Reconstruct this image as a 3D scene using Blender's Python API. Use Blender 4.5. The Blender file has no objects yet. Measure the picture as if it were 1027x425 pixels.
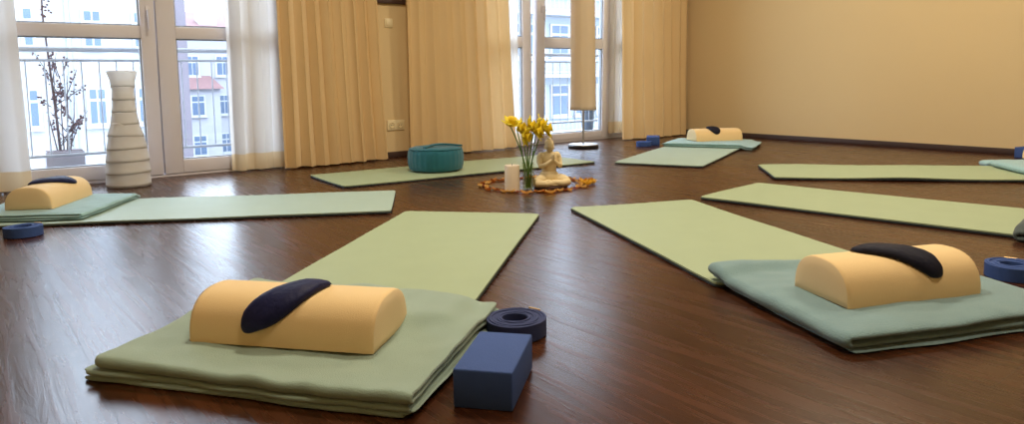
import bpy, bmesh, math, random
from math import sin, cos, pi, radians, sqrt, atan2
from mathutils import Vector, Matrix, noise

random.seed(7)
S = bpy.context.scene
COL = S.collection

# ---------------------------------------------------------------- camera, world, lights, exposure
TH = 0.65996689
PITCH, ROLL, CAM_H, F_PX = 0.101085576, -0.0144315291, 0.598948, 717.4272
W_PX, H_PX, CY_PX = 1027, 425, 151.505

def make_camera():
    cd = bpy.data.cameras.new('camera'); co = bpy.data.objects.new('camera', cd); COL.objects.link(co)
    cd.sensor_fit = 'HORIZONTAL'; cd.sensor_width = 36.0
    cd.lens = 36.0 * F_PX / W_PX
    cd.shift_y = -(H_PX / 2 - CY_PX) / W_PX
    cd.clip_start = 0.05; cd.clip_end = 500
    rt = Vector((1, 0, 0)); up = Vector((0, sin(PITCH), cos(PITCH))); fw = Vector((0, cos(PITCH), -sin(PITCH)))
    X = rt * cos(ROLL) + up * sin(ROLL); Y = -rt * sin(ROLL) + up * cos(ROLL); Z = -fw
    m = Matrix(((X.x, Y.x, Z.x, 0), (X.y, Y.y, Z.y, 0), (X.z, Y.z, Z.z, 0), (0, 0, 0, 1)))
    co.matrix_world = Matrix.Translation((0, 0, CAM_H)) @ Matrix.Rotation(-TH, 4, 'Z') @ m
    S.camera = co
make_camera()

S.view_settings.view_transform = 'Standard'
S.view_settings.look = 'None'
S.view_settings.gamma = 1.0
S.view_settings.use_curve_mapping = False
S.view_settings.exposure = 0.0
SKY_COLOR, SKY_STRENGTH = (0.68, 0.82, 1.0), 8.8
LAMP_COLOR, LAMP_WATTS = (1.0, 0.86, 0.66), 46.0

wd = bpy.data.worlds.new('overcast_sky'); S.world = wd; wd.use_nodes = True
bgn = wd.node_tree.nodes['Background']
bgn.inputs[0].default_value = (*SKY_COLOR, 1); bgn.inputs[1].default_value = SKY_STRENGTH

def area(name, loc, rot, sx, sy, watts, color, portal=False, shape='RECTANGLE'):
    ld = bpy.data.lights.new(name, 'AREA'); lo = bpy.data.objects.new(name, ld); COL.objects.link(lo)
    ld.shape = shape; ld.size = sx; ld.size_y = sy; ld.energy = watts; ld.color = color
    lo.location = loc; lo.rotation_euler = rot
    if portal: ld.cycles.is_portal = True
    return lo
YW, XR = 4.956, 5.999          # inner faces of the window wall and of the plain wall
area('window_portal', (0.995, 5.27, 1.2), (radians(-90), 0, 0), 1.75, 2.4, 1, (1, 1, 1), True)
area('window_portal', (4.38, 5.27, 1.2), (radians(-90), 0, 0), 2.0, 2.4, 1, (1, 1, 1), True)
for lx, ly, lk in ((0.9, 0.3, .7), (3.4, 0.2, .7), (1.5, 2.3, 1.3), (4.4, 2.2, 1.2)):
    area('ceiling_lamp_light', (lx, ly, 2.95), (0, 0, 0), 0.5, 0.5, LAMP_WATTS * lk, LAMP_COLOR, shape='DISK')

# ---------------------------------------------------------------- materials
def mat(name, col, rough=0.6, var=0.0, vscale=6.0, bump=0.0, bscale=200.0, spec=0.5, metal=0.0, trans=0.0, sheen=0.0, col2=None):
    m = bpy.data.materials.new(name); m.use_nodes = True
    nt = m.node_tree; N = nt.nodes; Lk = nt.links; p = N['Principled BSDF']
    p.inputs['Base Color'].default_value = (*col, 1); p.inputs['Roughness'].default_value = rough
    p.inputs['Specular IOR Level'].default_value = spec; p.inputs['Metallic'].default_value = metal
    if sheen:
        p.inputs['Sheen Weight'].default_value = sheen; p.inputs['Sheen Roughness'].default_value = 0.5
    tc = N.new('ShaderNodeTexCoord')
    colsock = None
    if var or col2:
        nz = N.new('ShaderNodeTexNoise'); nz.inputs['Scale'].default_value = vscale; nz.inputs['Detail'].default_value = 4
        Lk.new(tc.outputs['Object'], nz.inputs['Vector'])
        mx = N.new('ShaderNodeMix'); mx.data_type = 'RGBA'
        c2 = col2 or tuple(c * (1 - var) for c in col)
        c1 = col if col2 else tuple(min(1, c * (1 + var)) for c in col)
        mx.inputs[6].default_value = (*c1, 1); mx.inputs[7].default_value = (*c2, 1)
        Lk.new(nz.outputs['Fac'], mx.inputs[0]); Lk.new(mx.outputs[2], p.inputs['Base Color']); colsock = mx.outputs[2]
    if bump:
        nb = N.new('ShaderNodeTexNoise'); nb.inputs['Scale'].default_value = bscale; nb.inputs['Detail'].default_value = 2
        Lk.new(tc.outputs['Object'], nb.inputs['Vector'])
        b = N.new('ShaderNodeBump'); b.inputs['Strength'].default_value = bump; b.inputs['Distance'].default_value = 0.004
        Lk.new(nb.outputs['Fac'], b.inputs['Height']); Lk.new(b.outputs['Normal'], p.inputs['Normal'])
    if trans:
        t = N.new('ShaderNodeBsdfTranslucent'); t.inputs['Color'].default_value = (*col, 1)
        if colsock: Lk.new(colsock, t.inputs['Color'])
        ms = N.new('ShaderNodeMixShader'); ms.inputs[0].default_value = trans
        Lk.new(p.outputs[0], ms.inputs[1]); Lk.new(t.outputs[0], ms.inputs[2])
        Lk.new(ms.outputs[0], N['Material Output'].inputs['Surface'])
    return m

def glass_mat(name, tint=(1, 1, 1), refl=0.06):
    m = bpy.data.materials.new(name); m.use_nodes = True
    nt = m.node_tree; N = nt.nodes; Lk = nt.links
    N.remove(N['Principled BSDF'])
    tr = N.new('ShaderNodeBsdfTransparent'); tr.inputs[0].default_value = (*tint, 1)
    gl = N.new('ShaderNodeBsdfGlossy'); gl.inputs['Roughness'].default_value = 0.02
    fr = N.new('ShaderNodeFresnel'); ge = N.new('ShaderNodeNewGeometry')
    mr = N.new('ShaderNodeMapRange'); mr.inputs['To Min'].default_value = 1.45; mr.inputs['To Max'].default_value = 1 / 1.45
    Lk.new(ge.outputs['Backfacing'], mr.inputs['Value']); Lk.new(mr.outputs[0], fr.inputs[0])
    ms = N.new('ShaderNodeMixShader')
    Lk.new(fr.outputs[0], ms.inputs[0]); Lk.new(tr.outputs[0], ms.inputs[1]); Lk.new(gl.outputs[0], ms.inputs[2])
    Lk.new(ms.outputs[0], N['Material Output'].inputs['Surface'])
    return m

def floor_mat():
    m = bpy.data.materials.new('dark_wood_planks'); m.use_nodes = True
    nt = m.node_tree; N = nt.nodes; Lk = nt.links; p = N['Principled BSDF']
    tc = N.new('ShaderNodeTexCoord')
    mp = N.new('ShaderNodeMapping'); mp.inputs['Rotation'].default_value = (0, 0, radians(90))
    Lk.new(tc.outputs['Object'], mp.inputs['Vector'])
    br = N.new('ShaderNodeTexBrick'); br.offset = 0.37
    br.inputs['Scale'].default_value = 1.0; br.inputs['Brick Width'].default_value = 1.29
    br.inputs['Row Height'].default_value = 0.19; br.inputs['Mortar Size'].default_value = 0.0014
    br.inputs['Mortar Smooth'].default_value = 0.3; br.inputs['Bias'].default_value = 0.0
    br.inputs['Color1'].default_value = (0.043, 0.0135, 0.0045, 1); br.inputs['Color2'].default_value = (0.063, 0.0200, 0.0062, 1)
    br.inputs['Mortar'].default_value = (0.03, 0.012, 0.007, 1)
    Lk.new(mp.outputs[0], br.inputs['Vector'])
    ms = N.new('ShaderNodeMapping'); ms.inputs['Scale'].default_value = (34, 2.2, 1)
    Lk.new(tc.outputs['Object'], ms.inputs['Vector'])
    gr = N.new('ShaderNodeTexNoise'); gr.inputs['Scale'].default_value = 1.0; gr.inputs['Detail'].default_value = 7; gr.inputs['Roughness'].default_value = 0.62
    gr.inputs['Distortion'].default_value = 0.8
    Lk.new(ms.outputs[0], gr.inputs['Vector'])
    rp = N.new('ShaderNodeValToRGB')
    rp.color_ramp.elements[0].position = 0.3; rp.color_ramp.elements[0].color = (0.42, 0.38, 0.36, 1)
    rp.color_ramp.elements[1].position = 0.72; rp.color_ramp.elements[1].color = (1.45, 1.38, 1.3, 1)
    Lk.new(gr.outputs['Fac'], rp.inputs[0])
    mx = N.new('ShaderNodeMix'); mx.data_type = 'RGBA'; mx.blend_type = 'MULTIPLY'; mx.inputs[0].default_value = 0.85
    Lk.new(br.outputs['Color'], mx.inputs[6]); Lk.new(rp.outputs[0], mx.inputs[7])
    Lk.new(mx.outputs[2], p.inputs['Base Color'])
    rr = N.new('ShaderNodeMapRange'); rr.inputs['To Min'].default_value = 0.20; rr.inputs['To Max'].default_value = 0.34
    Lk.new(gr.outputs['Fac'], rr.inputs['Value']); Lk.new(rr.outputs[0], p.inputs['Roughness'])
    ad = N.new('ShaderNodeMath'); ad.operation = 'MULTIPLY_ADD'; ad.inputs[1].default_value = 0.25
    Lk.new(br.outputs['Fac'], ad.inputs[0]); Lk.new(gr.outputs['Fac'], ad.inputs[2])
    b = N.new('ShaderNodeBump'); b.inputs['Strength'].default_value = 0.35; b.inputs['Distance'].default_value = 0.002
    Lk.new(ad.outputs[0], b.inputs['Height']); Lk.new(b.outputs['Normal'], p.inputs['Normal'])
    p.inputs['Specular IOR Level'].default_value = 0.34
    return m

M = {}
M['floor'] = floor_mat()
M['wall_plain'] = mat('yellow_painted_plaster', (0.70, 0.53, 0.285), 0.85, var=0.03, vscale=1.5, bump=0.15, bscale=90)
M['ceiling'] = mat('white_ceiling_paint', (0.75, 0.72, 0.66), 0.9, var=0.02, vscale=2)
M['trim'] = mat('dark_baseboard', (0.05, 0.025, 0.018), 0.5, var=0.1, vscale=8)
M['frame'] = mat('white_window_lacquer', (0.74, 0.71, 0.76), 0.4, var=0.02, vscale=3)
M['glass'] = glass_mat('window_glass')
M['metal'] = mat('brushed_metal', (0.5, 0.5, 0.5), 0.35, metal=0.9, var=0.04, vscale=30)
M['curtain'] = mat('cream_curtain_cloth', (0.79, 0.57, 0.295), 0.9, var=0.05, vscale=3, bump=0.1, bscale=300, trans=0.20)
M['sheer'] = mat('sheer_curtain_cloth', (0.80, 0.77, 0.73), 0.9, var=0.04, vscale=3, bump=0.1, bscale=300, trans=0.48)
M['hem'] = mat('curtain_hem_cloth', (0.80, 0.66, 0.44), 0.9, var=0.05, vscale=4, bump=0.1, bscale=300, trans=0.3)
M['mat_top'] = mat('pale_green_mat', (0.345, 0.42, 0.255), 0.58, var=0.05, vscale=9, bump=0.25, bscale=350, spec=0.5)
M['mat_aqua'] = mat('pale_aqua_mat', (0.37, 0.48, 0.40), 0.58, var=0.05, vscale=9, bump=0.25, bscale=350, spec=0.5)
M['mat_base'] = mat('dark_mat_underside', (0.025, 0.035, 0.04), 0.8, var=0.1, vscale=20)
M['bolster'] = mat('cream_cotton_cover', (0.80, 0.58, 0.285), 0.85, var=0.04, vscale=8, bump=0.2, bscale=500, sheen=0.1)
M['bolster_end'] = mat('cream_cotton_end', (0.78, 0.60, 0.34), 0.85, var=0.04, vscale=8, bump=0.2, bscale=500)
M['navy'] = mat('navy_satin', (0.007, 0.009, 0.055), 0.6, var=0.25, vscale=60, bump=0.3, bscale=120, spec=0.25)
M['black_cloth'] = mat('near_black_cloth', (0.006, 0.006, 0.018), 0.7, var=0.2, vscale=50, bump=0.3, bscale=150, spec=0.25)
M['blanket_green'] = mat('sage_green_fleece', (0.28, 0.375, 0.30), 0.95, var=0.08, vscale=14, bump=0.45, bscale=420, sheen=0.3)
M['blanket_blue'] = mat('grey_blue_fleece', (0.185, 0.30, 0.315), 0.95, var=0.10, vscale=14, bump=0.6, bscale=260, sheen=0.3)
M['blanket_aqua'] = mat('aqua_fleece', (0.30, 0.49, 0.51), 0.95, var=0.10, vscale=14, bump=0.6, bscale=260, sheen=0.3)
M['blanket_grey'] = mat('dark_grey_fleece', (0.055, 0.075, 0.072), 0.95, var=0.12, vscale=14, bump=0.6, bscale=260, sheen=0.2)
M['foam'] = mat('blue_foam', (0.042, 0.085, 0.26), 0.75, var=0.05, vscale=40, bump=0.25, bscale=400, spec=0.3)
M['strap'] = mat('navy_webbing', (0.022, 0.035, 0.12), 0.8, var=0.15, vscale=120, bump=0.4, bscale=500)
M['strap_blue'] = mat('blue_webbing', (0.03, 0.075, 0.26), 0.8, var=0.15, vscale=120, bump=0.4, bscale=500)
M['brass'] = mat('brass_buckle', (0.75, 0.5, 0.2), 0.3, metal=0.8, var=0.05, vscale=20)
M['teal'] = mat('teal_cotton', (0.008, 0.115, 0.155), 0.9, var=0.12, vscale=12, bump=0.4, bscale=180, sheen=0.2)
M['paper'] = mat('white_rice_paper', (0.88, 0.86, 0.83), 0.9, var=0.04, vscale=20, bump=0.2, bscale=120, trans=0.5)
M['shade'] = mat('cream_lampshade_cloth', (0.90, 0.80, 0.64), 0.9, var=0.03, vscale=6, trans=0.55)
M['black'] = mat('black_lacquer', (0.012, 0.012, 0.014), 0.35, var=0.1, vscale=10)
M['stone'] = mat('cream_statue_stone', (0.74, 0.60, 0.34), 0.6, var=0.08, vscale=40, bump=0.15, bscale=150)
M['wax'] = mat('ivory_wax', (0.80, 0.68, 0.52), 0.5, var=0.03, vscale=20)
M['vase'] = glass_mat('clear_vase_glass', (0.93, 0.95, 0.9))
M['water'] = glass_mat('vase_water', (0.80, 0.80, 0.66))
M['stem'] = mat('green_stem', (0.10, 0.22, 0.04), 0.5, var=0.2, vscale=40)
M['petal'] = mat('yellow_petal', (0.95, 0.78, 0.05), 0.5, var=0.12, vscale=40, trans=0.3)
M['trumpet'] = mat('deep_yellow_trumpet', (0.95, 0.70, 0.03), 0.5, var=0.12, vscale=40, trans=0.2)
M['stamen'] = mat('brown_stamen', (0.12, 0.06, 0.01), 0.7, var=0.2, vscale=40)
M['leaf_orange'] = mat('orange_dried_petal', (0.62, 0.25, 0.045), 0.6, var=0.25, vscale=60, trans=0.15)
M['leaf_amber'] = mat('amber_dried_petal', (0.78, 0.50, 0.16), 0.6, var=0.25, vscale=60, trans=0.15)
M['leaf_red'] = mat('rust_red_dried_petal', (0.46, 0.13, 0.05), 0.6, var=0.25, vscale=60, trans=0.15)
M['leaf_yellow'] = mat('golden_dried_petal', (0.85, 0.50, 0.03), 0.6, var=0.2, vscale=60, trans=0.2)
M['plastic'] = mat('cream_plastic', (0.80, 0.68, 0.42), 0.4, var=0.02, vscale=10)
M['dark_wood'] = mat('dark_picture_frame', (0.05, 0.02, 0.015), 0.5, var=0.2, vscale=30)
M['picture'] = mat('picture_paper', (0.45, 0.30, 0.15), 0.6, var=0.5, vscale=9, col2=(0.12, 0.05, 0.03))
M['facade'] = mat('white_render', (0.32, 0.335, 0.35), 0.9, var=0.04, vscale=0.4)
M['facade_pale'] = mat('pale_lilac_render', (0.31, 0.31, 0.345), 0.9, var=0.05, vscale=0.3)
M['facade_blue'] = mat('pale_blue_render', (0.26, 0.30, 0.35), 0.9, var=0.06, vscale=0.3)
M['facade_grey'] = mat('grey_brown_render', (0.13, 0.115, 0.135), 0.9, var=0.15, vscale=1.2)
M['roof'] = mat('red_brown_tiles', (0.17, 0.095, 0.095), 0.8, var=0.15, vscale=3)
M['win_frame_out'] = mat('white_outside_frame', (0.40, 0.41, 0.43), 0.6, var=0.02, vscale=2)
M['pane_out'] = mat('blue_grey_outside_pane', (0.07, 0.11, 0.18), 0.5, var=0.25, vscale=0.8)
M['rail'] = mat('grey_blue_railing_paint', (0.28, 0.31, 0.35), 0.5, var=0.05, vscale=10)
M['rail_white'] = mat('white_railing_paint', (0.38, 0.40, 0.43), 0.5, var=0.03, vscale=10)
M['concrete'] = mat('pale_concrete', (0.34, 0.35, 0.37), 0.9, var=0.08, vscale=5)
M['asphalt'] = mat('street_asphalt', (0.14, 0.145, 0.16), 0.9, var=0.1, vscale=1)
M['twig'] = mat('grey_brown_twig', (0.11, 0.085, 0.095), 0.9, var=0.2, vscale=20)
M['dry_leaf'] = mat('purple_brown_leaf', (0.12, 0.07, 0.08), 0.8, var=0.3, vscale=20)
M['pot'] = mat('blue_grey_pot', (0.06, 0.09, 0.13), 0.6, var=0.1, vscale=10)
M['planter'] = mat('grey_planter', (0.30, 0.29, 0.33), 0.7, var=0.1, vscale=10)

# ---------------------------------------------------------------- helpers
def obj(name, bm, m, parent=None, smooth=True, angle=40, loc=None):
    bmesh.ops.recalc_face_normals(bm, faces=bm.faces)
    me = bpy.data.meshes.new(name); bm.to_mesh(me); bm.free()
    me.materials.append(m)
    if smooth:
        me.polygons.foreach_set('use_smooth', [True] * len(me.polygons))
        if angle < 180: me.set_sharp_from_angle(angle=radians(angle))
    o = bpy.data.objects.new(name, me); COL.objects.link(o)
    if parent: o.parent = parent
    if loc: o.location = loc
    return o

def thing(name, label, cat, loc=(0, 0, 0), rz=0.0, group=None):
    o = bpy.data.objects.new(name, None); COL.objects.link(o); o.empty_display_size = 0.05
    o.location = loc; o.rotation_euler = (0, 0, rz)
    o['label'] = label; o['category'] = cat
    if group: o['group'] = group
    return o

def tag(o, label, cat, group=None):
    o['label'] = label; o['category'] = cat
    if group: o['group'] = group
    return o

def structure(o, label=None):
    o['kind'] = 'structure'
    if label: o['label'] = label
    return o

def dup(root, loc, rz, label=None, group=None):
    r = root.copy(); COL.objects.link(r); r.location = loc; r.rotation_euler = (0, 0, rz)
    if label: r['label'] = label
    if group: r['group'] = group
    for ch in list(root.children):
        c = ch.copy(); COL.objects.link(c); c.parent = r
        for g in list(ch.children):
            d = g.copy(); COL.objects.link(d); d.parent = c
    return r

def box(bm, x0, x1, y0, y1, z0, z1, bev=0.0, seg=2):
    vs = [bm.verts.new((x, y, z)) for x in (x0, x1) for y in (y0, y1) for z in (z0, z1)]
    fs = [bm.faces.new([vs[i] for i in f]) for f in ((0, 1, 3, 2), (4, 6, 7, 5), (0, 4, 5, 1), (2, 3, 7, 6), (0, 2, 6, 4), (1, 5, 7, 3))]
    if bev:
        es = {e for f in fs for e in f.edges}
        bmesh.ops.bevel(bm, geom=list(es), offset=bev, segments=seg, affect='EDGES', profile=0.5)
    return bm

def boxbm(*a, **k): return box(bmesh.new(), *a, **k)

def lathe(prof, seg=32, wob=None, closed_ends=True):
    bm = bmesh.new(); rings = []
    for k, (r, z) in enumerate(prof):
        ring = []
        for i in range(seg):
            a = 2 * pi * i / seg; rr = r * (1 + (wob(a, z, k) if wob else 0))
            ring.append(bm.verts.new((rr * cos(a), rr * sin(a), z)))
        rings.append(ring)
    for a, b in zip(rings[:-1], rings[1:]):
        for i in range(seg):
            j = (i + 1) % seg; bm.faces.new((a[i], a[j], b[j], b[i]))
    if closed_ends:
        bm.faces.new(rings[0][::-1]); bm.faces.new(rings[-1])
    return bm

def tube(bm, pts, r, seg=8):
    pts = [Vector(p) for p in pts]; n = len(pts)
    rs = r if isinstance(r, (list, tuple)) else [r] * n
    prev = None; rings = []
    for i, p in enumerate(pts):
        t = (pts[min(i + 1, n - 1)] - pts[max(i - 1, 0)]).normalized()
        a = prev if prev is not None else (Vector((1, 0, 0)) if abs(t.x) < 0.9 else Vector((0, 1, 0)))
        u = (a - t * a.dot(t)).normalized(); v = t.cross(u); prev = u
        rings.append([bm.verts.new(p + (u * cos(2 * pi * k / seg) + v * sin(2 * pi * k / seg)) * rs[i]) for k in range(seg)])
    for a, b in zip(rings[:-1], rings[1:]):
        for k in range(seg):
            j = (k + 1) % seg; bm.faces.new((a[k], a[j], b[j], b[k]))
    bm.faces.new(rings[0][::-1]); bm.faces.new(rings[-1])
    return bm

def ellipsoid(bm, c, r, rot=None, seg=20, rings=12):
    m = Matrix.Translation(c) @ (rot.to_4x4() if rot else Matrix()) @ Matrix.Diagonal((*r, 1))
    bmesh.ops.create_uvsphere(bm, u_segments=seg, v_segments=rings, radius=1, matrix=m)

def nz(x, y, z=0.0, s=1.0): return noise.noise(Vector((x * s, y * s, z * s)))

# ---------------------------------------------------------------- room shell
XL, YB, ZC = -1.6, -2.6, 3.0
structure(obj('floor', boxbm(XL - .1, XR + .2, YB - .1, YW + .2, -0.12, 0.0), M['floor'], smooth=False), 'dark brown wood plank floor')
structure(obj('ceiling', boxbm(XL - .1, XR + .2, YB - .1, YW + .2, ZC, ZC + .1), M['ceiling'], smooth=False))
structure(obj('wall_right', boxbm(XR, XR + .2, YB - .1, YW + .3, 0, ZC), M['wall_plain'], smooth=False), 'plain warm yellow plaster wall')
structure(obj('wall_left', boxbm(XL - .2, XL, YB - .1, YW + .3, 0, ZC), M['wall_plain'], smooth=False))
structure(obj('wall_behind', boxbm(XL, XR, YB - .2, YB, 0, ZC), M['wall_plain'], smooth=False))
W1X, W2X, WZ = (0.13, 1.86), (3.40, 5.40), 2.38
bm = bmesh.new()
for a, b in ((XL, W1X[0]), (W1X[1], W2X[0]), (W2X[1], XR)): box(bm, a, b, YW, YW + .3, 0, ZC)
for a, b in (W1X, W2X): box(bm, a, b, YW, YW + .3, WZ, ZC)
structure(obj('wall_window_side', bm, M['wall_plain'], smooth=False), 'yellow wall between the tall windows')
structure(obj('baseboard_right', boxbm(XR - .014, XR, YB, YW, 0, 0.045, bev=.003), M['trim']))
bm = bmesh.new()
for a, b in ((XL, W1X[0]), (W1X[1], W2X[0]), (W2X[1], XR - .014)): box(bm, a, b, YW - .014, YW, 0, 0.045, bev=.003)
structure(obj('baseboard_window_side', bm, M['trim']))

def leaf(parent, x0, x1, gx0, gx1, z0, z1, gz0, tr0, tr1, gz1, y0, y1):
    """one glazed leaf: frame with a transom, two panes, sealing beads"""
    bm = bmesh.new()
    box(bm, x0, gx0, y0, y1, z0, z1, bev=.006); box(bm, gx1, x1, y0, y1, z0, z1, bev=.006)
    for a, b in ((z0, gz0), (tr0, tr1), (gz1, z1)): box(bm, gx0, gx1, y0 + .002, y1 - .002, a, b, bev=.005)
    s = obj('sash', bm, M['frame'], parent)
    yc = (y0 + y1) / 2
    for a, b in ((gz0, tr0), (tr1, gz1)):
        obj('pane', boxbm(gx0 - .004, gx1 + .004, yc - .003, yc + .003, a - .004, b + .004), M['glass'], s, smooth=False)
        bd = bmesh.new(); w = .008
        box(bd, gx0, gx0 + w, yc - .014, yc + .014, a, b); box(bd, gx1 - w, gx1, yc - .014, yc + .014, a, b)
        box(bd, gx0 + w, gx1 - w, yc - .014, yc + .014, a, a + w); box(bd, gx0 + w, gx1 - w, yc - .014, yc + .014, b - w, b)
        obj('bead', bd, M['rail'], s)
    return s

def handle(parent, x, y, z):
    bm = bmesh.new(); box(bm, x - .013, x + .013, y - .008, y, z - .04, z + .04, bev=.004)
    tube(bm, [(x, y - .005, z + .01), (x, y - .04, z + .01)], .008, 10)
    tube(bm, [(x, y - .04, z + .015), (x, y - .042, z - .04), (x, y - .038, z - .11)], [.010, .010, .007], 10)
    return obj('handle', bm, M['frame'], parent)

def outer_frame(name, xs):
    bm = bmesh.new(); t = .045
    box(bm, xs[0], xs[0] + t, YW + .01, YW + .09, 0, WZ, bev=.004); box(bm, xs[1] - t, xs[1], YW + .01, YW + .09, 0, WZ, bev=.004)
    box(bm, xs[0] + t, xs[1] - t, YW + .01, YW + .09, WZ - t, WZ, bev=.004); box(bm, xs[0] + t, xs[1] - t, YW + .01, YW + .09, 0, .018, bev=.004)
    return structure(obj(name, bm, M['frame']))
w1 = outer_frame('window_1', W1X); w1['label'] = 'tall white balcony window at the left beside the paper lamp'
s = leaf(w1, .18, 1.028, .262, .942, .02, 2.33, .107, .882, .958, 2.25, YW, YW + .06); handle(s, .988, YW, 1.04)
leaf(w1, 1.034, 1.572, 1.145, 1.478, .02, 2.33, .107, .882, .958, 2.25, YW, YW + .06)
leaf(w1, 1.578, 1.81, 1.63, 1.77, .02, 2.33, .107, .882, .958, 2.25, YW, YW + .06)
w2 = outer_frame('window_2', W2X); w2['label'] = 'tall white balcony window behind the statue and the floor lamp'
leaf(w2, 3.45, 4.082, 3.53, 3.985, .02, 2.33, .085, .872, .962, 2.25, YW, YW + .06)
leaf(w2, 5.066, 5.35, 5.13, 5.30, .02, 2.33, .085, .872, .962, 2.25, YW, YW + .06)
s = leaf(w2, 4.125, 5.06, 4.222, 4.955, .02, 2.33, .085, .872, .962, 2.25, YW, YW + .06); handle(s, 4.18, YW, 1.22)
for o in (s,):                                                     # this leaf stands tilted open at the top
    piv = Vector((0, YW + .03, .02)); o.matrix_basis = Matrix.Translation(piv) @ Matrix.Rotation(radians(1.6), 4, 'X') @ Matrix.Translation(-piv)

# ---------------------------------------------------------------- outside
structure(obj('street', boxbm(-60, 120, 8, 160, -8.3, -8.0), M['asphalt'], smooth=False))

def far_window(parent, x, z, w, h, y, panes=2):
    bm = bmesh.new(); t = .09
    box(bm, x - w / 2 - t, x + w / 2 + t, y - .10, y - .02, z - t, z + h + t)
    f = obj('window', bm, M['win_frame_out'], parent, smooth=False)
    pm = bmesh.new(); gw = w / panes
    for k in range(panes):
        a = x - w / 2 + k * gw
        for c0, c1 in ((0.0, .66), (.72, 1.0)):
            box(pm, a + .04, a + gw - .04, y - .13, y - .101, z + c0 * h + .03, z + c1 * h)
    obj('pane', pm, M['pane_out'], f, smooth=False)
    sl = bmesh.new(); box(sl, x - w / 2 - .15, x + w / 2 + .15, y - .22, y, z - .2, z - .1); obj('window_sill', sl, M['win_frame_out'], f, smooth=False)

b1 = thing('apartment_building', 'plain white apartment building across the street behind the left window leaf', 'building', (0, 36, -8))
obj('wall', boxbm(-16, 8.0, 0, 9, 0, 17), M['facade'], b1, smooth=False)
obj('end_wall', boxbm(8.0, 8.72, -.3, 9, 0, 17.2), M['facade_grey'], b1, smooth=False)
bm = bmesh.new(); tube(bm, [(4.03, -.12, 0), (4.03, -.12, 17)], .09, 8); obj('downpipe', bm, M['rail'], b1)
for row in (-3.37, 0, 3.37, 6.74):
    for x, w, p in ((-2.2, .62, 2), (.2, .62, 2), (2.62, .34, 1), (4.95, .66, 2), (6.9, .66, 2)):
        far_window(b1, x, 8 - 1.12 + row, w, 1.5, 0, p)

b2 = thing('gabled_house', 'pale lilac apartment house with red tiled roof seen through the narrow leaf', 'building', (0, 64, -8))
obj('wall', boxbm(12, 34, 0, 9, 0, 13.5), M['facade_pale'], b2, smooth=False)
bm = bmesh.new()
v = [bm.verts.new(p) for p in ((11.5, -.6, 13.3), (34.5, -.6, 13.3), (34.5, 4, 14.9), (11.5, 4, 14.9), (11.5, 9.6, 13.3), (34.5, 9.6, 13.3))]
for f in ((0, 1, 2, 3), (3, 2, 5, 4), (0, 3, 4), (1, 5, 2), (0, 4, 5, 1)): bm.faces.new([v[i] for i in f])
obj('roof', bm, M['roof'], b2, smooth=False)
bm = bmesh.new(); box(bm, 15.2, 17.7, -1.2, -.02, 0, 8.1); obj('bay', bm, M['facade_pale'], b2, smooth=False)
bm = bmesh.new()
v = [bm.verts.new(p) for p in ((14.9, -1.6, 8.1), (18.0, -1.6, 8.1), (17.3, -.02, 9.2), (15.5, -.02, 9.2), (14.9, -.02, 8.1), (18.0, -.02, 8.1))]
for f in ((0, 1, 2, 3), (0, 3, 4), (1, 5, 2), (0, 4, 5, 1), (3, 2, 5, 4)): bm.faces.new([v[i] for i in f])
obj('bay_roof', bm, M['roof'], b2, smooth=False)
for k in range(4):
    z = 8 + 1.25 - 3.3 * k
    for x in (15.9, 18.35, 21.2, 24):
        far_window(b2, x, z - .0, 1.0, 1.55, -1.2 if (x == 15.9 and k > 0) else 0, 2)
bm = bmesh.new(); box(bm, 16.6, 18.0, -.3, 1.2, 13.2, 14.4); obj('dormer', bm, M['facade_pale'], b2, smooth=False)

b3 = thing('balcony_building', 'pale blue apartment building with long window rows behind the second window', 'building', (0, 30, -8))
obj('wall', boxbm(19, 40, 0, 9, 0, 18), M['facade_blue'], b3, smooth=False)
for row in (-3.3, 0, 3.3, 6.6):
    for k in range(6): far_window(b3, 23.2 + 1.75 * k, 8 - 1.45 + row, 1.2, 1.6, 0, 2)
    bm = bmesh.new(); box(bm, 22, 34, -1.2, -.02, 8 + .62 + row, 8 + .8 + row)
    obj('balcony_slab', bm, M['win_frame_out'], b3, smooth=False)
    bm = bmesh.new()
    for zz in (.9, 1.55): tube(bm, [(22, -1.15, 8 + row + zz), (34, -1.15, 8 + row + zz)], .035, 6)
    for k in range(40): tube(bm, [(22.1 + .3 * k, -1.15, 8 + row + .8), (22.1 + .3 * k, -1.15, 8 + row + 1.55)], .015, 5)
    obj('balcony_rail', bm, M['rail_white'], b3)

def balcony(x0, x1, label):
    sl = structure(obj('balcony_slab', boxbm(x0 - .05, x1 + .05, YW + .301, YW + .75, -.10, .04, bev=.01), M['concrete']))
    t = thing('balcony_railing', label, 'railing', ((x0 + x1) / 2, 5.38, .04), 0, None)
    h = (x1 - x0) / 2
    for z, r in ((.785, .017), (.715, .009), (.11, .010)):
        obj('rail', tube(bmesh.new(), [(-h, 0, z), (h, 0, z)], r, 10), M['rail'], t)
    for sx in (-h + .01, h - .01): obj('post', tube(bmesh.new(), [(sx, 0, 0), (sx, 0, .79)], .014, 8), M['rail'], t)
    n = int((x1 - x0) / .097)
    for k in range(1, n):
        x = -h + .01 + (2 * h - .02) * k / n
        obj('bar', tube(bmesh.new(), [(x, 0, .11), (x, 0, .715)], .0045, 6), M['rail'], t)
balcony(.05, 1.78, 'grey metal balcony railing with thin bars outside the left window')
balcony(3.3, 5.7, 'grey metal balcony railing outside the window behind the floor lamp')

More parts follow.
